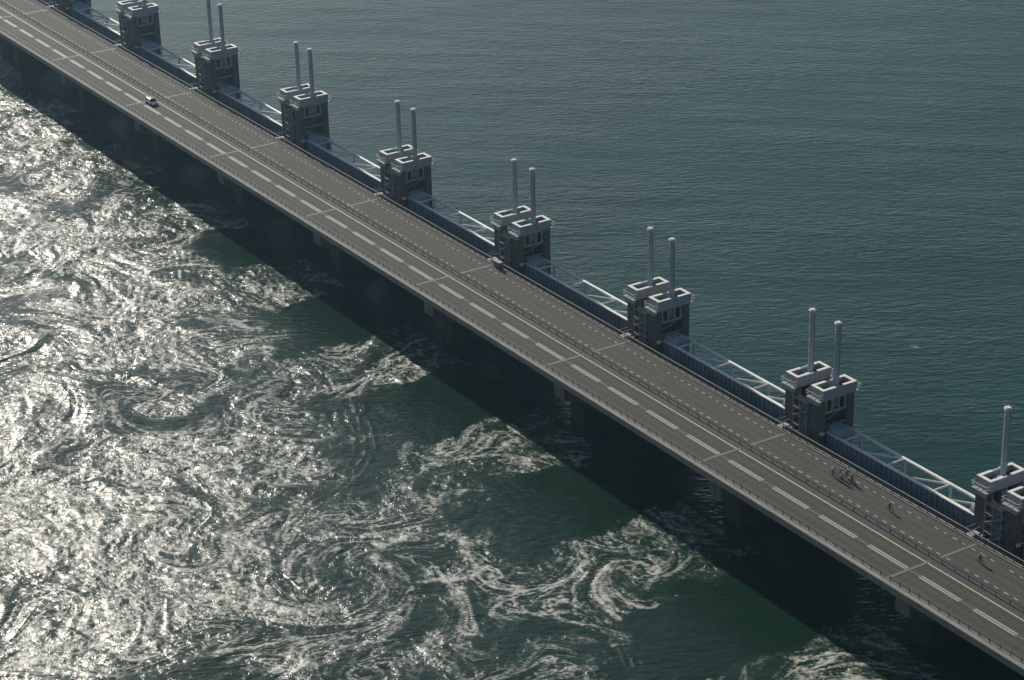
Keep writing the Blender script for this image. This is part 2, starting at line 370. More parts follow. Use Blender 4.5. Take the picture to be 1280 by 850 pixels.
    # material
    m = bpy.data.materials.new('sea_water'); m.use_nodes = True; t = m.node_tree; b = t.nodes['Principled BSDF']
    N = t.nodes.new; L = t.links.new
    def val(op, a, b_=None, c=None):
        k = N('ShaderNodeMath'); k.operation = op
        for idx, z in enumerate((a, b_, c)):
            if z is None: continue
            if isinstance(z, (int, float)): k.inputs[idx].default_value = z
            else: L(z, k.inputs[idx])
        return k.outputs[0]
    def mr(src, a, b_, c, d, smooth=True):
        k = N('ShaderNodeMapRange'); k.interpolation_type = 'SMOOTHSTEP' if smooth else 'LINEAR'
        k.inputs['From Min'].default_value = a; k.inputs['From Max'].default_value = b_; k.inputs['To Min'].default_value = c; k.inputs['To Max'].default_value = d
        L(src, k.inputs['Value']); return k.outputs[0]
    g = N('ShaderNodeNewGeometry')
    def noise(scale, rot=0.0, st=(1, 1, 1), detail=3.0, rough=0.5, dist=0.0):
        mp = N('ShaderNodeMapping'); mp.vector_type = 'TEXTURE'; mp.inputs['Rotation'].default_value = (0, 0, rot); mp.inputs['Scale'].default_value = st
        L(g.outputs['Position'], mp.inputs['Vector'])
        k = N('ShaderNodeTexNoise'); k.inputs['Scale'].default_value = scale; k.inputs['Detail'].default_value = detail
        k.inputs['Roughness'].default_value = rough; k.inputs['Distortion'].default_value = dist; L(mp.outputs[0], k.inputs['Vector']); return k.outputs['Fac']
    af = N('ShaderNodeAttribute'); af.attribute_name = 'foam'; at_ = N('ShaderNodeAttribute'); at_.attribute_name = 'turbulence'
    F, T = af.outputs['Fac'], at_.outputs['Fac']
    fine = noise(2.4, 0.4, (1, 1.4, 1), 5, 0.75, 0.6)
    F2 = mr(val('ADD', F, val('MULTIPLY', val('SUBTRACT', fine, 0.5), val('MULTIPLY', val('MINIMUM', F, 0.6), 2.4))), 0.10, 0.9, 0.0, 1.0)
    # body colour: deep green with slow plankton and silt variation, milky where aerated
    big = noise(0.012, 0.3, (1, 1, 1), 4, 0.55)
    mxa = N('ShaderNodeMix'); mxa.data_type = 'RGBA'; mxa.inputs['A'].default_value = (0.006, 0.034, 0.031, 1); mxa.inputs['B'].default_value = (0.009, 0.044, 0.037, 1)
    L(mr(big, 0.35, 0.65, 0, 1), mxa.inputs['Factor'])
    mxb = N('ShaderNodeMix'); mxb.data_type = 'RGBA'; L(mxa.outputs['Result'], mxb.inputs['A']); mxb.inputs['B'].default_value = (0.03, 0.075, 0.06, 1)
    L(val('MULTIPLY', T, 0.22), mxb.inputs['Factor'])
    mxc = N('ShaderNodeMix'); mxc.data_type = 'RGBA'; L(mxb.outputs['Result'], mxc.inputs['A']); mxc.inputs['B'].default_value = (0.56, 0.56, 0.50, 1)
    L(val('MULTIPLY', F2, 0.85), mxc.inputs['Factor']); L(mxc.outputs['Result'], b.inputs['Base Color'])
    b.inputs['IOR'].default_value = 1.33; b.inputs['Specular IOR Level'].default_value = 0.5
    ro = val('ADD', val('ADD', 0.13, val('MULTIPLY', T, 0.10)), val('MULTIPLY', F2, 0.12)); L(ro, b.inputs['Roughness'])
    asl = N('ShaderNodeAttribute'); asl.attribute_name = 'silt'; mxs = N('ShaderNodeMix'); mxs.data_type = 'RGBA'
    L(asl.outputs['Fac'], mxs.inputs['Factor']); L(mxa.outputs['Result'], mxs.inputs['A']); mxs.inputs['B'].default_value = (0.007, 0.024, 0.015, 1); L(mxs.outputs['Result'], mxb.inputs['A'])
    # waves: wind ripple everywhere, chop in the race
    calm = val('SUBTRACT', 1.0, T)
    rip = val('ADD', val('MULTIPLY', noise(1.0, 1.02, (3.6, 1.35, 1), 3, 0.55, 0.5), 0.31), val('MULTIPLY', noise(1.0, 1.25, (2.6, 0.8, 1), 2, 0.5), 0.12))
    swell = val('MULTIPLY', noise(1.0, 0.8, (30, 9, 1), 2, 0.5), 0.35)
    gust = mr(noise(0.02, 0.9, (2.5, 1, 1), 3, 0.6), 0.3, 0.7, 0.4, 1.25)
    rip = val('MULTIPLY', val('ADD', rip, swell), gust)
    chop = val('ADD', val('MULTIPLY', noise(0.9, 0, (1, 1, 1), 5, 0.62, 0.8), 0.20), val('MULTIPLY', noise(3.2, 0, (1, 1, 1), 3, 0.6), 0.035))
    hh = val('ADD', val('MULTIPLY', rip, val('ADD', val('MULTIPLY', calm, 0.75), 0.25)), val('MULTIPLY', chop, val('POWER', T, 1.3)))
    bp = N('ShaderNodeBump'); bp.inputs['Strength'].default_value = 1.0; bp.inputs['Distance'].default_value = 1.0
    L(hh, bp.inputs['Height']); L(bp.outputs[0], b.inputs['Normal'])
    me.materials.append(m)
    o = bpy.data.objects.new('sea', me); COL.objects.link(o); o['kind'] = 'structure'
    o['label'] = 'dark green tidal water, foaming beside the bridge and rippled beyond it'
sea()

# ------------------------------------------------------------------ bridge spans
KS = list(range(-2, 10))                 # joints at x = 45 k ; span k runs from joint k to joint k+1
SPAN_LBL = {}
for k in KS:
    if k == 8: SPAN_LBL[k] = 'concrete bridge span right of the rightmost pier tower, at the lower right corner'
    elif 0 <= k < 8: SPAN_LBL[k] = 'concrete bridge span running right from the %s pier tower' % ORDS[8-k]
    elif k == -1: SPAN_LBL[k] = 'concrete bridge span at the upper left corner of the photo'
    else: SPAN_LBL[k] = 'concrete bridge span outside the photo beyond its %s' % ('upper left corner' if k < 0 else 'lower right corner')
# hollow box girder, deeper over the piers
def girder(mb):
    xs = [0.15, 3, 7, 12, 33, 38, 42, 44.85]; dz = [5.2, 5.0, 4.0, 3.2, 3.2, 4.0, 5.0, 5.2]
    k = len(mb.v)
    for x, d in zip(xs, dz):
        for y, z in ((-14.1, -0.85), (-13.6, -d), (-3.6, -d), (-3.1, -0.85)): mb.v.append((x, y, z))
    for i in range(len(xs)-1):
        for j in range(4):
            a = k+i*4+j; b = k+i*4+(j+1) % 4; mb.f.append((a, b, b+4, a+4))
    mb.f.append((k, k+1, k+2, k+3)); e = k+(len(xs)-1)*4; mb.f.append((e+3, e+2, e+1, e))
    return mb
root = thing('bridge_span', SPAN_LBL[0], 'bridge span', (0, 0, 0), 0, 'bridge spans in a row from pier to pier')
MB().prism([(-18.0, -0.42), (-18.0, -0.01), (0.95, -0.01), (0.95, -0.42), (-2.6, -0.85), (-14.4, -0.85)], 0.06, 44.94).build('deck_slab', MT['conc'], root)
girder(MB()).build('box_girder', MT['conc'], root)
MB().prism([(-18.32, -0.95), (-18.32, 0.10), (-18.26, 0.16), (-17.12, 0.16), (-17.12, -0.008), (-18.002, -0.008), (-18.002, -0.95)], 0.03, 44.97).build('edge_beam', MT['edge'], root)
MB().prism([(0.45, -0.008), (0.45, 0.16), (1.22, 0.16), (1.28, 0.10), (1.28, -0.95), (0.952, -0.95), (0.952, -0.008)], 0.03, 44.97).build('edge_beam', MT['edge'], root)
MB().box((-0.25, -17.10, -0.006), (0.25, -8.75, 0.028)).build('expansion_joint', MT['joint'], root)
MB().box((-0.25, -6.6, -0.006), (0.25, 0.44, 0.028)).build('expansion_joint', MT['joint'], root)
MB().tube((0.3, -16.4, -1.6), (44.7, -16.4, -1.6), 0.22, 8).build('service_pipe', MT['steel'], root, True)
fresh()
for i, k in enumerate(KS):
    o = root if i == 0 else copy_tree(root); o.location = (45*k, 0, 0); o['label'] = SPAN_LBL[k]

# railings and guardrail, one of each per span
def rail_thing(name, cat, label, y, mb_posts, bars, m, grp):
    t = thing(name, label, cat, (0, y, 0), 0, grp)
    mb_posts.build('post', m, t, kind='stuff')
    for mb_ in bars: mb_.build('rail', m, t)
    return t
def posts(n, dx, h, w_, zb=0.16):
    mb = MB()
    for i in range(n): x = dx*(i+0.5); mb.box((x-w_/2, -w_/2, zb), (x+w_/2, w_/2, h))
    return mb
def near_rail():
    return rail_thing('railing', 'railing', '', -17.3, posts(22, 2.045, 0.84, 0.09),
        [MB().box((0.05, -0.05, 0.84), (44.95, 0.05, 0.91)), MB().box((0.05, -0.03, 0.50), (44.95, 0.03, 0.55))], MT['rust'], 'railings along the near edge of the bridge')
def far_rail():
    return rail_thing('railing', 'railing', '', 0.98, posts(22, 2.045, 1.10, 0.12),
        [MB().box((0.05, -0.11, 1.10), (44.95, 0.11, 1.20)), MB().box((0.05, -0.03, 0.6), (44.95, 0.03, 0.68))], MT['rail'], 'railings along the far edge of the bridge')
def guard_rail():
    return rail_thing('guardrail', 'guardrail', '', -7.7, posts(16, 2.81, 0.62, 0.12, 0.02),
        [MB().prism([(-0.10, 0.58), (-0.14, 0.64), (-0.10, 0.70), (-0.14, 0.76), (-0.10, 0.82), (-0.06, 0.82), (-0.06, 0.58)], 0.05, 44.95),
         MB().prism([(0.10, 0.58), (0.14, 0.64), (0.10, 0.70), (0.14, 0.76), (0.10, 0.82), (0.06, 0.82), (0.06, 0.58)], 0.05, 44.95)], MT['rail'], 'guardrails in the median')
def span_words(k):
    if 0 <= k <= 8: return 'running right from the %s pier tower' % ORDS[8-k]
    if k == -1: return 'at the upper left corner'
    return 'outside the photo beyond its %s corner' % ('upper left' if k < 0 else 'lower right')
for fn, txt in ((near_rail, 'near edge steel railing '), (far_rail, 'far edge steel railing '),
                (guard_rail, 'low median guardrail ')):
    t0 = fn(); fresh()
    for i, k in enumerate(KS):
        o = t0 if i == 0 else copy_tree(t0); o.location.x = 45*k; o['label'] = txt+span_words(k)

# ------------------------------------------------------------------ road surfaces and markings
XA, XB = 45*KS[0], 45*(KS[-1]+1)
def sheet(name, y0, y1, z, m, parent=None, x0=XA, x1=XB):
    n = 40; mb = MB()
    for i in range(n):
        a = x0+(x1-x0)*i/n; b = x0+(x1-x0)*(i+1)/n; k = len(mb.v)
        mb.v += [(a, y0, z), (b, y0, z), (b, y1, z), (a, y1, z)]; mb.f.append((k, k+1, k+2, k+3))
    me = bpy.data.meshes.new(name); me.from_pydata(mb.v, [], mb.f); me.materials.append(m); me.update()
    o = bpy.data.objects.new(name, me); COL.objects.link(o)
    if parent: o.parent = parent
    else: o['kind'] = 'structure'
    return o
road = sheet('road', -17.1, -8.7, 0.004, MT['road'])
cyc = sheet('cycle_road', -6.6, 0.44, 0.004, MT['service'])
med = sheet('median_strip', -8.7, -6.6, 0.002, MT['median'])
sheet('edge_line', -9.44, -9.16, 0.010, MT['cream'], road)
sheet('green_line', -12.93, -12.67, 0.008, MT['green'], road)
dash = MB(); 
for s in (-1, 1):
    k = len(dash.v); y = -12.8+s*0.27; dash.v += [(0, y-0.14, 0), (8.4, y-0.14, 0), (8.4, y+0.14, 0), (0, y+0.14, 0)]; dash.f.append((k, k+1, k+2, k+3))
dm_ = bpy.data.meshes.new('lane_dash'); dm_.from_pydata(dash.v, [], dash.f); dm_.materials.append(MT['paint'])
x = 2.4-90
while x < XB-9:
    o = bpy.data.objects.new('lane_dash', dm_); COL.objects.link(o); o.parent = road; o.location = (x, 0, 0.012); x += 11.25
def dots(y, per, ln, wd, z, name, m):
    mb = MB(); x = XA+0.5
    while x < XB-1:
        if random.random() > 0.04:
            k = len(mb.v); a = ln*random.uniform(0.8, 1.05); wq = wd*random.uniform(0.7, 1.1)
            mb.v += [(x, y-wq/2, z), (x+a, y-wq/2, z), (x+a, y+wq/2, z), (x, y+wq/2, z)]; mb.f.append((k, k+1, k+2, k+3))
        x += per
    me = bpy.data.meshes.new(name); me.from_pydata(mb.v, [], mb.f); me.materials.append(m)
    o = bpy.data.objects.new(name, me); COL.objects.link(o); o.parent = cyc; o['kind'] = 'stuff'
dots(-1.05, 2.0, 0.95, 0.22, 0.012, 'side_dash', MT['paint']); dots(-6.05, 2.0, 0.95, 0.22, 0.012, 'side_dash', MT['cream'])
# tar seams and a dark stain
stain = MB(); n = 14; stain.v = [(109.3+1.5*math.cos(2*math.pi*i/n)*(1+0.2*math.sin(3*i)), -1.9+0.8*math.sin(2*math.pi*i/n), 0.009) for i in range(n)]; stain.f = [tuple(range(n))]
me = bpy.data.meshes.new('dark_stain'); me.from_pydata(stain.v, [], stain.f); me.materials.append(MT['median']); o = bpy.data.objects.new('dark_stain', me); COL.objects.link(o); o.parent = cyc

# ------------------------------------------------------------------ pier towers
def build_pier(dh):
    """barrier pier: base, shaft under the road, four columns, two roof beams with lifting cylinders. dh raises the upper works"""
    t = thing('pier_tower', '', 'pier tower', (0, 0, 0), 0, 'pier towers standing along the far side of the bridge')
    zt = 8.66+dh
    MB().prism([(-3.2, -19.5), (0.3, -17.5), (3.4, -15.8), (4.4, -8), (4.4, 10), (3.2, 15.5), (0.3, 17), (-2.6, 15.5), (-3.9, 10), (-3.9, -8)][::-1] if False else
               [(-0.6, -10.4), (2.4, -10.4), (3.8, -6), (4.6, 11.5), (3.2, 14.5), (-2.6, 14.5), (-4.0, 11.5), (-4.0, -9)], -13.7, -8.2, 'Z').build('pier_base', MT['base_shade'], t, bevel=0.15)
    MB().prism([(-15.0, -2.8), (-15.0, -6.1), (-10.5, -8.15), (-5.3, -8.15), (-5.3, -2.8)], -0.2, 3.05, 'X').build('bearing_wall', MT['conc'], t, bevel=0.08)
    MB().box((-3.2, 2.2, -8.15), (4.0, 11.6, -3.0)).build('lower_block', MT['dconc'], t, bevel=0.12)
    for (x0, x1) in ((-4.45, -1.85), (1.9, 4.5)):
        for (y0, y1) in ((3.9, 5.15), (9.7, 11.2)):
            MB().box((x0, y0, -8.1), (x1, y1, zt-1.95)).build('column', MT['brown'], t, bevel=0.06)
            # guide slot lining
    # cross frames facing the gates
    for (xf, s) in ((4.2, 1), (-4.15, -1)):
        fr = MB(); f0 = xf-0.12; f1 = xf+0.12
        fr.box((f0, 5.16, zt-4.85), (f1, 9.69, zt-4.40)); fr.box((f0, 5.16, zt-2.45), (f1, 9.69, zt-1.95)); fr.box((f0, 5.16, zt-7.2), (f1, 9.69, zt-6.9))
        for yy in (5.35, 6.7, 8.05, 9.4): fr.box((f0+0.02, yy-0.2, zt-4.39), (f1-0.02, yy+0.2, zt-2.46))
        fr.build('cross_frame', MT['steel'], t)
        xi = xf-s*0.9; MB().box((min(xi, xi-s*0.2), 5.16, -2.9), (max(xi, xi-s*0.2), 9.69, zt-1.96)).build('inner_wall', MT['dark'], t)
    mc = MB()
    mc.box((2.3, 5.6, 0.2+dh*.5), (3.9, 7.0, 1.6+dh*.5)); mc.tube((3.1, 7.9, -1.0), (3.1, 7.9, zt-2.0), 0.22, 8); mc.box((2.4, 7.3, zt-4.2), (3.9, 8.6, zt-2.8))
    mc.tube((3.6, 5.6, 2.3+dh), (3.6, 9.3, 3.4+dh), 0.10, 6)
    mc.build('lifting_gear', MT['steel'], t)
    mc = MB()
    mc.box((-3.9, 5.6, 0.2+dh*.5), (-2.3, 7.0, 1.6+dh*.5)); mc.tube((-3.1, 7.9, -1.0), (-3.1, 7.9, zt-2.0), 0.22, 8); mc.box((-3.9, 7.3, zt-4.2), (-2.4, 8.6, zt-2.8))
    mc.build('lifting_gear', MT['steel'], t)
    # roof beams with a sunk well either side of the lifting cylinder
    for (x0, x1, xm) in ((-4.42, -1.42, -3.0), (2.0, 5.12, 3.45)):
        y0, y1 = 3.92, 11.05
        b = MB(); zb = zt-1.9
        b.box((x0+0.04, y0+0.04, zb), (x1-0.04, y1-0.04, zt-0.95))
        for (a, c) in (((x0, y0), (x0+0.42, y1)), ((x1-0.42, y0), (x1, y1)), ((x0+0.421, y0), (x1-0.421, y0+0.45)), ((x0+0.421, y1-0.45), (x1-0.421, y1)), ((x0+0.421, 6.75), (x1-0.421, 8.35))):
            b.box((a[0], a[1], zt-0.949), (c[0], c[1], zt-0.09-(0.5 if a[1] == 6.75 else 0)))
        bo = b.build('roof_beam', MT['beam'], t)
        for (ya, yb) in ((y0, 6.75), (8.35, y1)):
            e = 0.012; rm = MB()
            rm.box((x0-e, ya-e, zt-0.088), (x0+0.56, yb+e, zt)); rm.box((x1-0.56, ya-e, zt-0.088), (x1+e, yb+e, zt))
            yy = (ya-e, ya+0.6) if ya == y0 else (yb-0.6, yb+e)
            rm.box((x0+0.561, yy[0], zt-0.088), (x1-0.561, yy[1], zt))
            rm.build('rim', MT['rim'], bo)
        for yy in (5.2, 5.9, 9.2, 9.9): wd = MB(); wd.box((xm-0.5, yy-0.15, zt-0.94), (xm+0.4, yy+0.15, zt-0.6)); wd.build('well_equipment', MT['dark'], bo)
        ms = MB(); ms.tube((xm, 8.0, zt-1.2), (xm, 8.0, 19.0+dh), 0.40, 16)
        for q in range(5): zz = zt+1.2+q*2.0; ms.tube((xm, 8.0, zz), (xm, 8.0, zz+0.10), 0.435, 16)
        mo = ms.build('lifting_cylinder', MT['mast'], t, True)
        for p_ in mo.data.polygons:
            if abs(p_.normal.z) > 0.7: p_.use_smooth = False
        for an in (0.6, 3.5): 
            pp = MB(); pp.tube((xm+0.5*math.cos(an), 8+0.5*math.sin(an), zt), (xm+0.5*math.cos(an), 8+0.5*math.sin(an), 18.6+dh), 0.07, 6); pp.build('hydraulic_pipe', MT['steel'], mo)
        cp = MB(); cp.tube((xm, 8.0, 18.98+dh), (xm, 8.0, 19.12+dh), 0.62, 14); cp.tube((xm, 8.0, 19.12+dh), (xm, 8.0, 19.30+dh), 0.42, 12)
        for q in range(6):
            an = q*math.pi/3; cp.tube((xm+0.6*math.cos(an), 8+0.6*math.sin(an), 19.1+dh), (xm+0.6*math.cos(an), 8+0.6*math.sin(an), 19.5+dh), 0.035, 4)
        cp.build('cap', MT['rim'], mo)
        # end platform with railing on the road side and on the sea side
        for (pa, pb, sgn) in ((3.05, 3.88, -1), (11.09, 11.75, 1)):
            pl = MB(); zp = zt-1.75
            pl.box((x0-0.08, pa, zp-0.18), (x1+0.08, pb, zp)); 
            if sgn < 0: pl.box((x0+0.3, pa+0.3, zp-0.95), (x1-0.4, pb, zp-0.19))
            po = pl.build('platform', MT['beam'], t)
            rl = MB()
            ye = pa if sgn < 0 else pb
            for h in (0.55, 1.1):
                rl.tube((x0-0.06, ye, zp+h), (x1+0.06, ye, zp+h), 0.045, 5)
                rl.tube((x0-0.06, pa, zp+h), (x0-0.06, pb, zp+h), 0.045, 5); rl.tube((x1+0.06, pa, zp+h), (x1+0.06, pb, zp+h), 0.045, 5)
            for q in range(5):
                xx = x0-0.06+(x1-x0+0.12)*q/4; rl.tube((xx, ye, zp), (xx, ye, zp+1.1), 0.04, 5)
            rl.build('platform_railing', MT['rim'], po)
    # stair tower between the near columns
    st = MB(); zf = [-2.5+1.55*i for i in range(int((zt-1.9+2.5)/1.55)+1)]
    for i, z in enumerate(zf):
        st.box((-1.75, 3.35, z-0.07), (1.8, 4.9, z))
    for (xx, yy) in ((-1.7, 3.4), (1.75, 3.4), (-1.7, 4.85), (1.75, 4.85), (0.0, 3.4)): st.box((xx-0.06, yy-0.06, -2.9), (xx+0.06, yy+0.06, zf[-1]+1.1))
    so_ = st.build('stair_tower', MT['steel'], t)
    fl = MB()
    for i in range(len(zf)-1):
        a, b = (-1.4, 1.4) if i % 2 else (1.4, -1.4)
        yy = 3.75 if i % 2 else 4.45
        for s in range(7):
            xx = a+(b-a)*s/7; zz = zf[i]+1.55*(s+0.5)/7; fl.box((min(xx, xx+(b-a)/7), yy-0.3, zz-0.04), (max(xx, xx+(b-a)/7), yy+0.3, zz+0.03))
        fl.tube((a, yy-0.34, zf[i]+0.9), (b, yy-0.34, zf[i+1]+0.9), 0.045, 5); fl.tube((a, yy-0.34, zf[i]), (b, yy-0.34, zf[i+1]), 0.07, 5)
    fl.build('stair_flights', MT['beam'], so_, kind='stuff')
    # gangway from the road to the stair tower
    gw = MB(); gw.box((-3.4, 1.32, -0.25), (-2.2, 3.3, -0.05)); gw.tube((-3.35, 1.3, 1.0), (-3.35, 3.3, 1.0), 0.05, 5); gw.tube((-2.25, 1.3, 1.0), (-2.25, 3.3, 1.0), 0.05, 5)
    gw.box((-3.4, 2.9, -3.0), (-3.25, 3.3, -0.26)); gw.box((-2.35, 2.9, -3.0), (-2.2, 3.3, -0.26)); gw.build('gangway', MT['beam'], t)
    bx = MB(); bx.box((4.52, 3.95, 0.5), (4.95, 4.75, 1.0)).build('sun_spot_box', MT['rim'], t, bevel=0.03)  # white box added to stand in for a sunlit spot on the column
    bx = MB(); bx.box((-2.2, 3.4, -1.2), (-1.75, 3.85, -0.4)).build('control_box', MT['rim'], t, bevel=0.03)
    return t
def tower_label(k):
    if k == 8: return 'rightmost pier tower, cut by the right edge, one tall cylinder in full view'
    if k == 0: return 'ninth pier tower from the right, cut by the top edge'
    if 0 < k < 8: return 'dark concrete pier tower with two tall cylinders, %s' % ORD[8-k]
    return 'pier tower outside the photo beyond its %s' % ('upper left corner' if k < 0 else 'right edge')
low = build_pier(0.0); high = build_pier(1.94); fresh()
used = {0: False, 1: False}
for k in range(-1, 10):
    h = 1 if k <= 3 else 0; src = high if h else low
    o = copy_tree(src) if used[h] else src; used[h] = True
    o.location = (45*k, 0, 0); o['label'] = tower_label(k)

# ------------------------------------------------------------------ steel gates
def build_gate():
    t = thing('sluice_gate', '', 'sluice gate', (0, 0, 0), 0, 'raised steel gates hanging between the pier towers')
    xa, xb = 4.75, 40.35; yp, yb, z = 5.35, 9.2, 0.8
    MB().box((xa, yp, -7.8), (xb, yp+0.12, z)).build('skin_plate', MT['gate'], t)
    rb = MB(); x = xa+0.3
    while x < xb: rb.box((x-0.09, yp-0.30, -7.7), (x+0.09, yp-0.002, z-0.02)); x += 1.18
    rb.build('stiffener', MT['gate'], t, kind='stuff')
    for zz in (-1.9, -4.6): MB().box((xa, yp-0.36, zz), (xb, yp-0.305, zz+0.3)).build('girder_flange', MT['gate'], t)
    MB().box((xa, yp-0.32, z+0.002), (xb, yp+0.32, z+0.14)).build('top_flange', MT['tube'], t)
    nodes = [8.7, 19.3, 29.9, 38.9]
    for zz in (z, -3.2, -7.2):
        MB().tube((xa+0.2, yb, zz), (xb-0.2, yb, zz), 0.31, 12).build('chord', MT['tube'], t, True)
        for i, xn in enumerate(nodes):
            MB().tube((xn, yb-0.1, zz), (xn, yp+0.35, zz), 0.19, 8).build('web_tube', MT['tube'], t, True)
            if xn-5.3 > xa: MB().tube((xn-0.3, yb-0.1, zz), (xn-5.2, yp+0.35, zz), 0.19, 8).build('web_tube', MT['tube'], t, True)
    for xn in nodes:
        MB().tube((xn, yb, z-0.1), (xn, yb, -7.2), 0.26, 10).build('post', MT['tube'], t, True)
    for (x0, x1) in ((xa-0.05, 7.6), (38.0, xb+0.05)):
        MB().prism([(yp+0.14, z-2.6), (yp+0.14, z+0.6), (yp+0.5, z+1.1), (yp+1.1, z+1.35), (yb-1.6, z+1.35), (yb-1.0, z+1.1), (yb-0.7, z+0.6), (yb-0.7, z-2.6)], x0 if x0 > 20 else x0, x1 if x1 < 20 else x1).build('end_box', MT['gatetop'], t, bevel=0.12)
    return t
g0 = build_gate(); fresh()
for i, k in enumerate(range(-1, 9)):
    o = g0 if i == 0 else copy_tree(g0); o.location = (45*k, 0, 0)
    if k == 8: l = 'steel gate right of the rightmost pier tower'
    elif k >= 0: l = 'blue grey steel gate with white truss, right of the %s pier tower' % ORDS[8-k]
    else: l = 'steel gate at the top edge, left of the ninth pier tower from the right'
    o['label'] = l

# ------------------------------------------------------------------ car
def build_car(loc, rz):
    t = thing('car', 'silver blue hatchback car driving alone on the main road at upper left', 'car', loc, rz)
    # body: stations along x, each a section (half width, z low, z high)
    st = [(-2.1, .62, .42, .62), (-2.0, .78, .30, .86), (-1.6, .84, .24, .93), (-0.6, .86, .22, .95), (0.5, .86, .22, .97), (1.2, .85, .22, .92), (1.7, .82, .24, .80), (2.0, .74, .30, .68), (2.12, .58, .38, .56)]
    bm = MB(); n = 10
    for (x, hw, z0, z1) in st:
        for j in range(n):
            a = 2*math.pi*(j+0.5)/n; cy = math.cos(a); cz = math.sin(a)
            bm.v.append((x, hw*math.copysign(abs(cy)**0.45, cy), (z0+z1)/2+(z1-z0)/2*math.copysign(abs(cz)**0.45, cz)))
    for i in range(len(st)-1):
        for j in range(n): bm.f.append((i*n+j, i*n+(j+1) % n, (i+1)*n+(j+1) % n, (i+1)*n+j))
    bm.f.append(tuple(range(n))); e = (len(st)-1)*n; bm.f.append(tuple(e+j for j in range(n)))
    bo = bm.build('body', MT['car'], t, True)
    cb = MB()
    lo = [(-1.95, .74), (1.15, .78)]; hi = [(-1.45, .60), (0.35, .62)]
    v = [(lo[0][0], -lo[0][1], .90), (lo[1][0], -lo[1][1], .93), (lo[1][0], lo[1][1], .93), (lo[0][0], lo[0][1], .90),
         (hi[0][0], -hi[0][1], 1.42), (hi[1][0], -hi[1][1], 1.44), (hi[1][0], hi[1][1], 1.44), (hi[0][0], hi[0][1], 1.42)]
    cb.v = v; cb.f = [(0, 1, 5, 4), (1, 2, 6, 5), (2, 3, 7, 6), (3, 0, 4, 7), (4, 5, 6, 7)]
    cb.build('windows', MT['glass'], t)
    rf = MB(); rf.prism([(-.61, 1.40), (-.52, 1.48), (.52, 1.48), (.61, 1.40)], -1.5, 0.38); rf.build('roof', MT['car'], t, bevel=0.03)
    pl = MB()
    for s in (-1, 1):
        pl.tube((1.12, s*.77, .93), (.36, s*.62, 1.42), .05, 5); pl.tube((-1.93, s*.74, .92), (-1.46, s*.60, 1.41), .07, 5); pl.tube((-.35, s*.785, .95), (-.4, s*.63, 1.42), .045, 5)
    pl.build('pillar', MT['car'], t)
    for x in (-1.3, 1.32):
        for s in (-1, 1):
            wh = MB(); wh.tube((x, s*.68, .32), (x, s*.88, .32), .32, 16); wo = wh.build('wheel', MT['tyre'], t, False)
            MB().tube((x, s*.87, .32), (x, s*.895, .32), .2, 12).build('rim', MT['steel'], wo)
    for s in (-1, 1):
        MB().ell((2.0, s*.58, .60), .1, .16, .08).build('headlight', MT['light'], t, True); MB().ell((-2.0, s*.62, .74), .08, .12, .1).build('tail_light', MT['redlamp'], t, True)
        MB().ell((.85, s*.93, .98), .08, .1, .07).build('mirror', MT['car'], t, True)
    MB().box((2.09, -.25, .40), (2.13, .25, .50)).build('number_plate', MT['rim'], t)
build_car((92.6, -11.1, 0.008), 0.0)

# ------------------------------------------------------------------ cyclists (bicycle and rider, each a thing)
def build_bike():
    t = thing('bicycle', '', 'bicycle')
    for x in (-0.52, 0.52):
        w_ = MB(); w_.torus((x, 0, .34), (0, 1, 0), .33, .02); wo = w_.build('wheel', MT['tyre'], t, True)
        sp = MB()
        for i in range(9): a = math.pi*i/9; sp.tube((x-.32*math.cos(a), 0, .34-.32*math.sin(a)), (x+.32*math.cos(a), 0, .34+.32*math.sin(a)), .004, 4)
        sp.build('spoke', MT['steel'], wo, kind='stuff')
    f = MB(); J = dict(bb=(-.05, 0, .30), seat=(-.22, 0, .82), head=(.33, 0, .86), hl=(.37, 0, .68), rear=(-.52, 0, .34), front=(.52, 0, .34))
    for a, b in (('bb', 'seat'), ('seat', 'head'), ('bb', 'hl'), ('head', 'hl')): f.tube(J[a], J[b], .02, 6)
    for s in (-.05, .05):
        f.tube((J['rear'][0], s, .34), (J['bb'][0], s*.6, .30), .011, 5); f.tube((J['rear'][0], s, .34), (J['seat'][0]+.02, s*.4, .78), .010, 5); f.tube((J['front'][0], s, .34), (J['hl'][0], s*.6, .66), .013, 5)
    f.build('frame', MT['bike'], t)
    h = MB(); h.tube(J['head'], (.36, 0, .98), .015, 6); h.tube((.36, -.25, 1.0), (.36, .25, 1.0), .014, 6)
    for s in (-1, 1): h.tube((.36, s*.25, 1.0), (.26, s*.27, 1.0), .018, 6)
    h.build('handlebar', MT['bike'], t)
    sd_ = MB(); sd_.ell((-.25, 0, .92), .14, .07, .03); sd_.tube((-.22, 0, .82), (-.24, 0, .90), .014, 5); sd_.build('saddle', MT['bike'], t, True)
    p = MB(); p.tube((-.05, 0, .30), (.08, -.12, .20), .014, 5); p.tube((-.05, 0, .30), (-.18, .12, .40), .014, 5); p.box((.03, -.20, .185), (.13, -.1, .21)); p.box((-.23, .1, .385), (-.13, .2, .41)); p.build('pedal', MT['bike'], t)
    return t
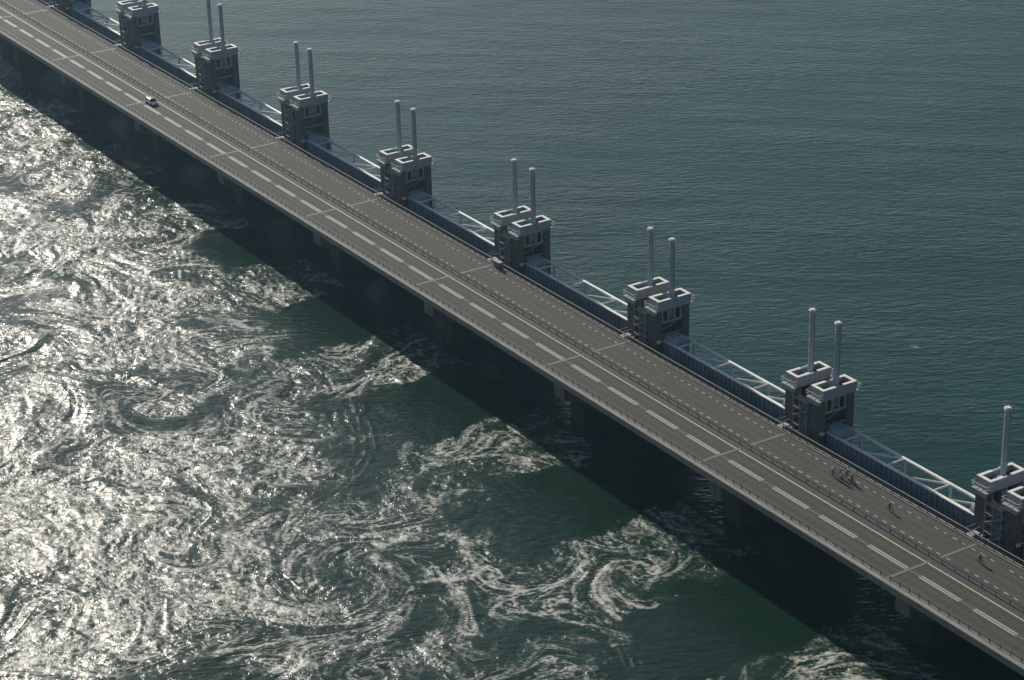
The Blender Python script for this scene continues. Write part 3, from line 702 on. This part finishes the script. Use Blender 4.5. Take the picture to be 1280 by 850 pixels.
def skin_mesh(name, verts, edges, radii, mats_fn, mats_, sub=1):
    me = bpy.data.meshes.new(name); me.from_pydata(verts, edges, []); o = bpy.data.objects.new(name, me); COL.objects.link(o)
    m = o.modifiers.new('s', 'SKIN'); m.use_smooth_shade = True
    sv = me.skin_vertices[0].data
    for i, r in enumerate(radii): sv[i].radius = (r, r)
    sv[0].use_root = True
    s = o.modifiers.new('u', 'SUBSURF'); s.levels = sub; s.render_levels = sub
    dg = bpy.context.evaluated_depsgraph_get(); out = bpy.data.meshes.new_from_object(o.evaluated_get(dg)); bpy.data.objects.remove(o)
    out.materials.clear()
    for mm in mats_: out.materials.append(mm)
    for p_ in out.polygons: p_.material_index = mats_fn(p_.center); p_.use_smooth = True
    return out
def person_mesh():
    V = []; E = []; Rr = []
    def add(p, r, par=None):
        V.append(p); Rr.append(r)
        if par is not None: E.append((par, len(V)-1))
        return len(V)-1
    pel = add((-.22, 0, .98), .125); sp1 = add((-.14, 0, 1.12), .115, pel); ch = add((-.02, 0, 1.32), .135, sp1); nk = add((.05, 0, 1.46), .055, ch); hd = add((.09, 0, 1.56), .085, nk); hd2 = add((.10, 0, 1.68), .075, hd)
    nose = add((.19, 0, 1.60), .018, hd)
    for s in (-1, 1):
        hip = add((-.18, s*.10, .95), .095, pel)
        kn = add((.16, s*.12, .80) if s > 0 else (.13, s*.12, .60), .06, hip)
        an = add((-.10, s*.13, .47) if s > 0 else (.06, s*.13, .26), .038, kn)
        add((.03, s*.14, .43) if s > 0 else (.19, s*.14, .21), .035, an)
        sh = add((.02, s*.17, 1.37), .06, ch); el = add((.16, s*.24, 1.17), .043, sh); wr = add((.29, s*.25, 1.045), .027, el)
        pm = add((.33, s*.25, 1.03), .03, wr)
        for q, (dy, ln) in enumerate(((-.033, .045), (-.011, .055), (.011, .052), (.033, .04))):
            k1 = add((.37, s*.25+dy, 1.025), .010, pm); add((.385, s*.25+dy, 1.025-ln*.6), .009, k1)
        add((.32, s*.25-s*.04, 1.01), .010, pm)
    def mf(c):
        if c.z > 1.44: return 1
        if c.x > .24 and c.z > .95: return 1
        if c.z < 1.0 and not (c.x > .1 and abs(c.y) > .2 and c.z > .98): return 2
        return 0
    return skin_mesh('person', V, E, Rr, mf, [SHIRT['lilac'], MT['skin'], MT['trousers']])
PM = person_mesh()
hm = MB(); hm.ell((.08, 0, 1.71), .135, .105, .09, 12, 6); HM = hm.mesh('helmet', MT['helm'], True)
hr = MB(); hr.ell((.055, 0, 1.655), .105, .09, .10, 12, 6); HR = hr.mesh('hair', MT['hair'], True)
bike0 = build_bike(); fresh()
riders = [(331.2, -2.9, 0.02, 'lilac', 'cyclist in a pale lilac jacket, hindmost of the tight group on the cycle road', 'hindmost bicycle of the tight group on the cycle road'),
          (332.2, -2.2, 0.05, 'black', 'cyclist in black behind the white jacket in the tight group', 'black bicycle just behind the white jacketed rider in the group'),
          (333.3, -3.0, -0.02, 'white', 'cyclist in a white jacket on the lane side of the tight group', 'bicycle under the rider in white within the group'),
          (333.0, -1.6, 0.0, 'violet', 'cyclist in a dark violet jacket nearest the far railing', 'bicycle nearest the far railing within the group'),
          (334.6, -2.0, 0.03, 'black', 'front rider in black leading the tight group of cyclists', 'foremost bicycle of the tight group on the cycle road'),
          (345.0, -3.3, 0.0, 'black', 'lone cyclist in black a little ahead of the tight group', 'bicycle of the lone rider ahead of the group'),
          (364.6, -3.1, 0.02, 'black', 'lone cyclist in black just past the expansion joint at the right', 'bicycle of the lone rider past the joint at the right'),
          (375.0, -3.1, 0.0, 'blue', 'cyclist in a blue violet jacket at the right edge of the photo', 'bicycle cut by the right edge of the photo')]
for i, (x, y, a, sh, lb, lb2) in enumerate(riders):
    b = bike0 if i == 0 else copy_tree(bike0); b.location = (x, y, 0.01); b.rotation_euler.z = a; b['label'] = lb2; b['group'] = 'bicycles on the cycle road'
    p_ = thing('person', lb, 'person', (x, y, 0.01), a, 'cyclists riding on the cycle road')
    q = bpy.data.objects.new('body', PM); COL.objects.link(q); q.parent = p_; q.material_slots[0].link = 'OBJECT'; q.material_slots[0].material = SHIRT[sh]
    h = bpy.data.objects.new('helmet', HM); COL.objects.link(h); h.parent = p_
    h = bpy.data.objects.new('hair', HR); COL.objects.link(h); h.parent = p_

# ------------------------------------------------------------------ concrete landing box at one joint, gull
lb = thing('landing_box', 'grey box on the far railing beside the fourth rightmost tower', 'box', (226.9, 0.75, 0.16))
MB().box((-1.0, -0.45, 0), (1.0, 0.35, 1.15)).build('cabinet', MT['conc'], lb, bevel=0.05); MB().box((-1.08, -0.52, 1.152), (1.08, 0.42, 1.25)).build('lid', MT['beam'], lb)

gt = thing('seagull', 'small white seagull low over the dark green water at the right', 'bird', (0, 0, 0))
d_ = (fwd+rgt*((1144-640)/2858.71)-upv*((434-425)/2858.71)); tt = (WZ+2.0-168.0)/d_.z
gt.location = Vector((575.331, -215.038, 167.998))+d_*tt; gt.rotation_euler.z = 2.2
MB().ell((0, 0, 0), .32, .09, .09).build('body', MT['gull'], gt, True)
MB().ell((.33, 0, .03), .08, .06, .06).build('head', MT['gull'], gt, True)
for s in (-1, 1):
    wg = MB(); wg.v = [(.14, s*.05, .02), (-.14, s*.05, .02), (-.12, s*.45, .14), (.12, s*.42, .14), (-.22, s*.95, .04), (-.12, s*.95, .04)]
    wg.v += [(a_, b_, c_+.025) for a_, b_, c_ in wg.v[:]]
    wg.f = [(0, 1, 2, 3), (3, 2, 4, 5), (6, 7, 8, 9)[::-1], (9, 8, 10, 11)[::-1], (0, 3, 9, 6), (3, 5, 11, 9), (5, 4, 10, 11), (4, 2, 8, 10), (2, 1, 7, 8), (1, 0, 6, 7)]
    wg.build('wing', MT['gullgrey'], gt)

# ------------------------------------------------------------------ haze
hz = MB(); hz.box((-6500, -6500, -14), (6500, 6500, 176)); ho = bpy.data.objects.new('haze', hz.mesh('haze', MT['dark'])); COL.objects.link(ho)
ho['kind'] = 'stuff'; ho.data.materials.clear()
hm_ = bpy.data.materials.new('air_haze'); hm_.use_nodes = True; t = hm_.node_tree
t.nodes.remove(t.nodes['Principled BSDF']); pv = t.nodes.new('ShaderNodeVolumePrincipled')
pv.inputs['Color'].default_value = (0.45, 0.74, 1.0, 1); pv.inputs['Density'].default_value = 0.00010; pv.inputs['Anisotropy'].default_value = 0.6
t.links.new(pv.outputs[0], t.nodes['Material Output'].inputs['Volume']); ho.data.materials.append(hm_)
ho['label'] = 'thin blue haze in the air over the water'
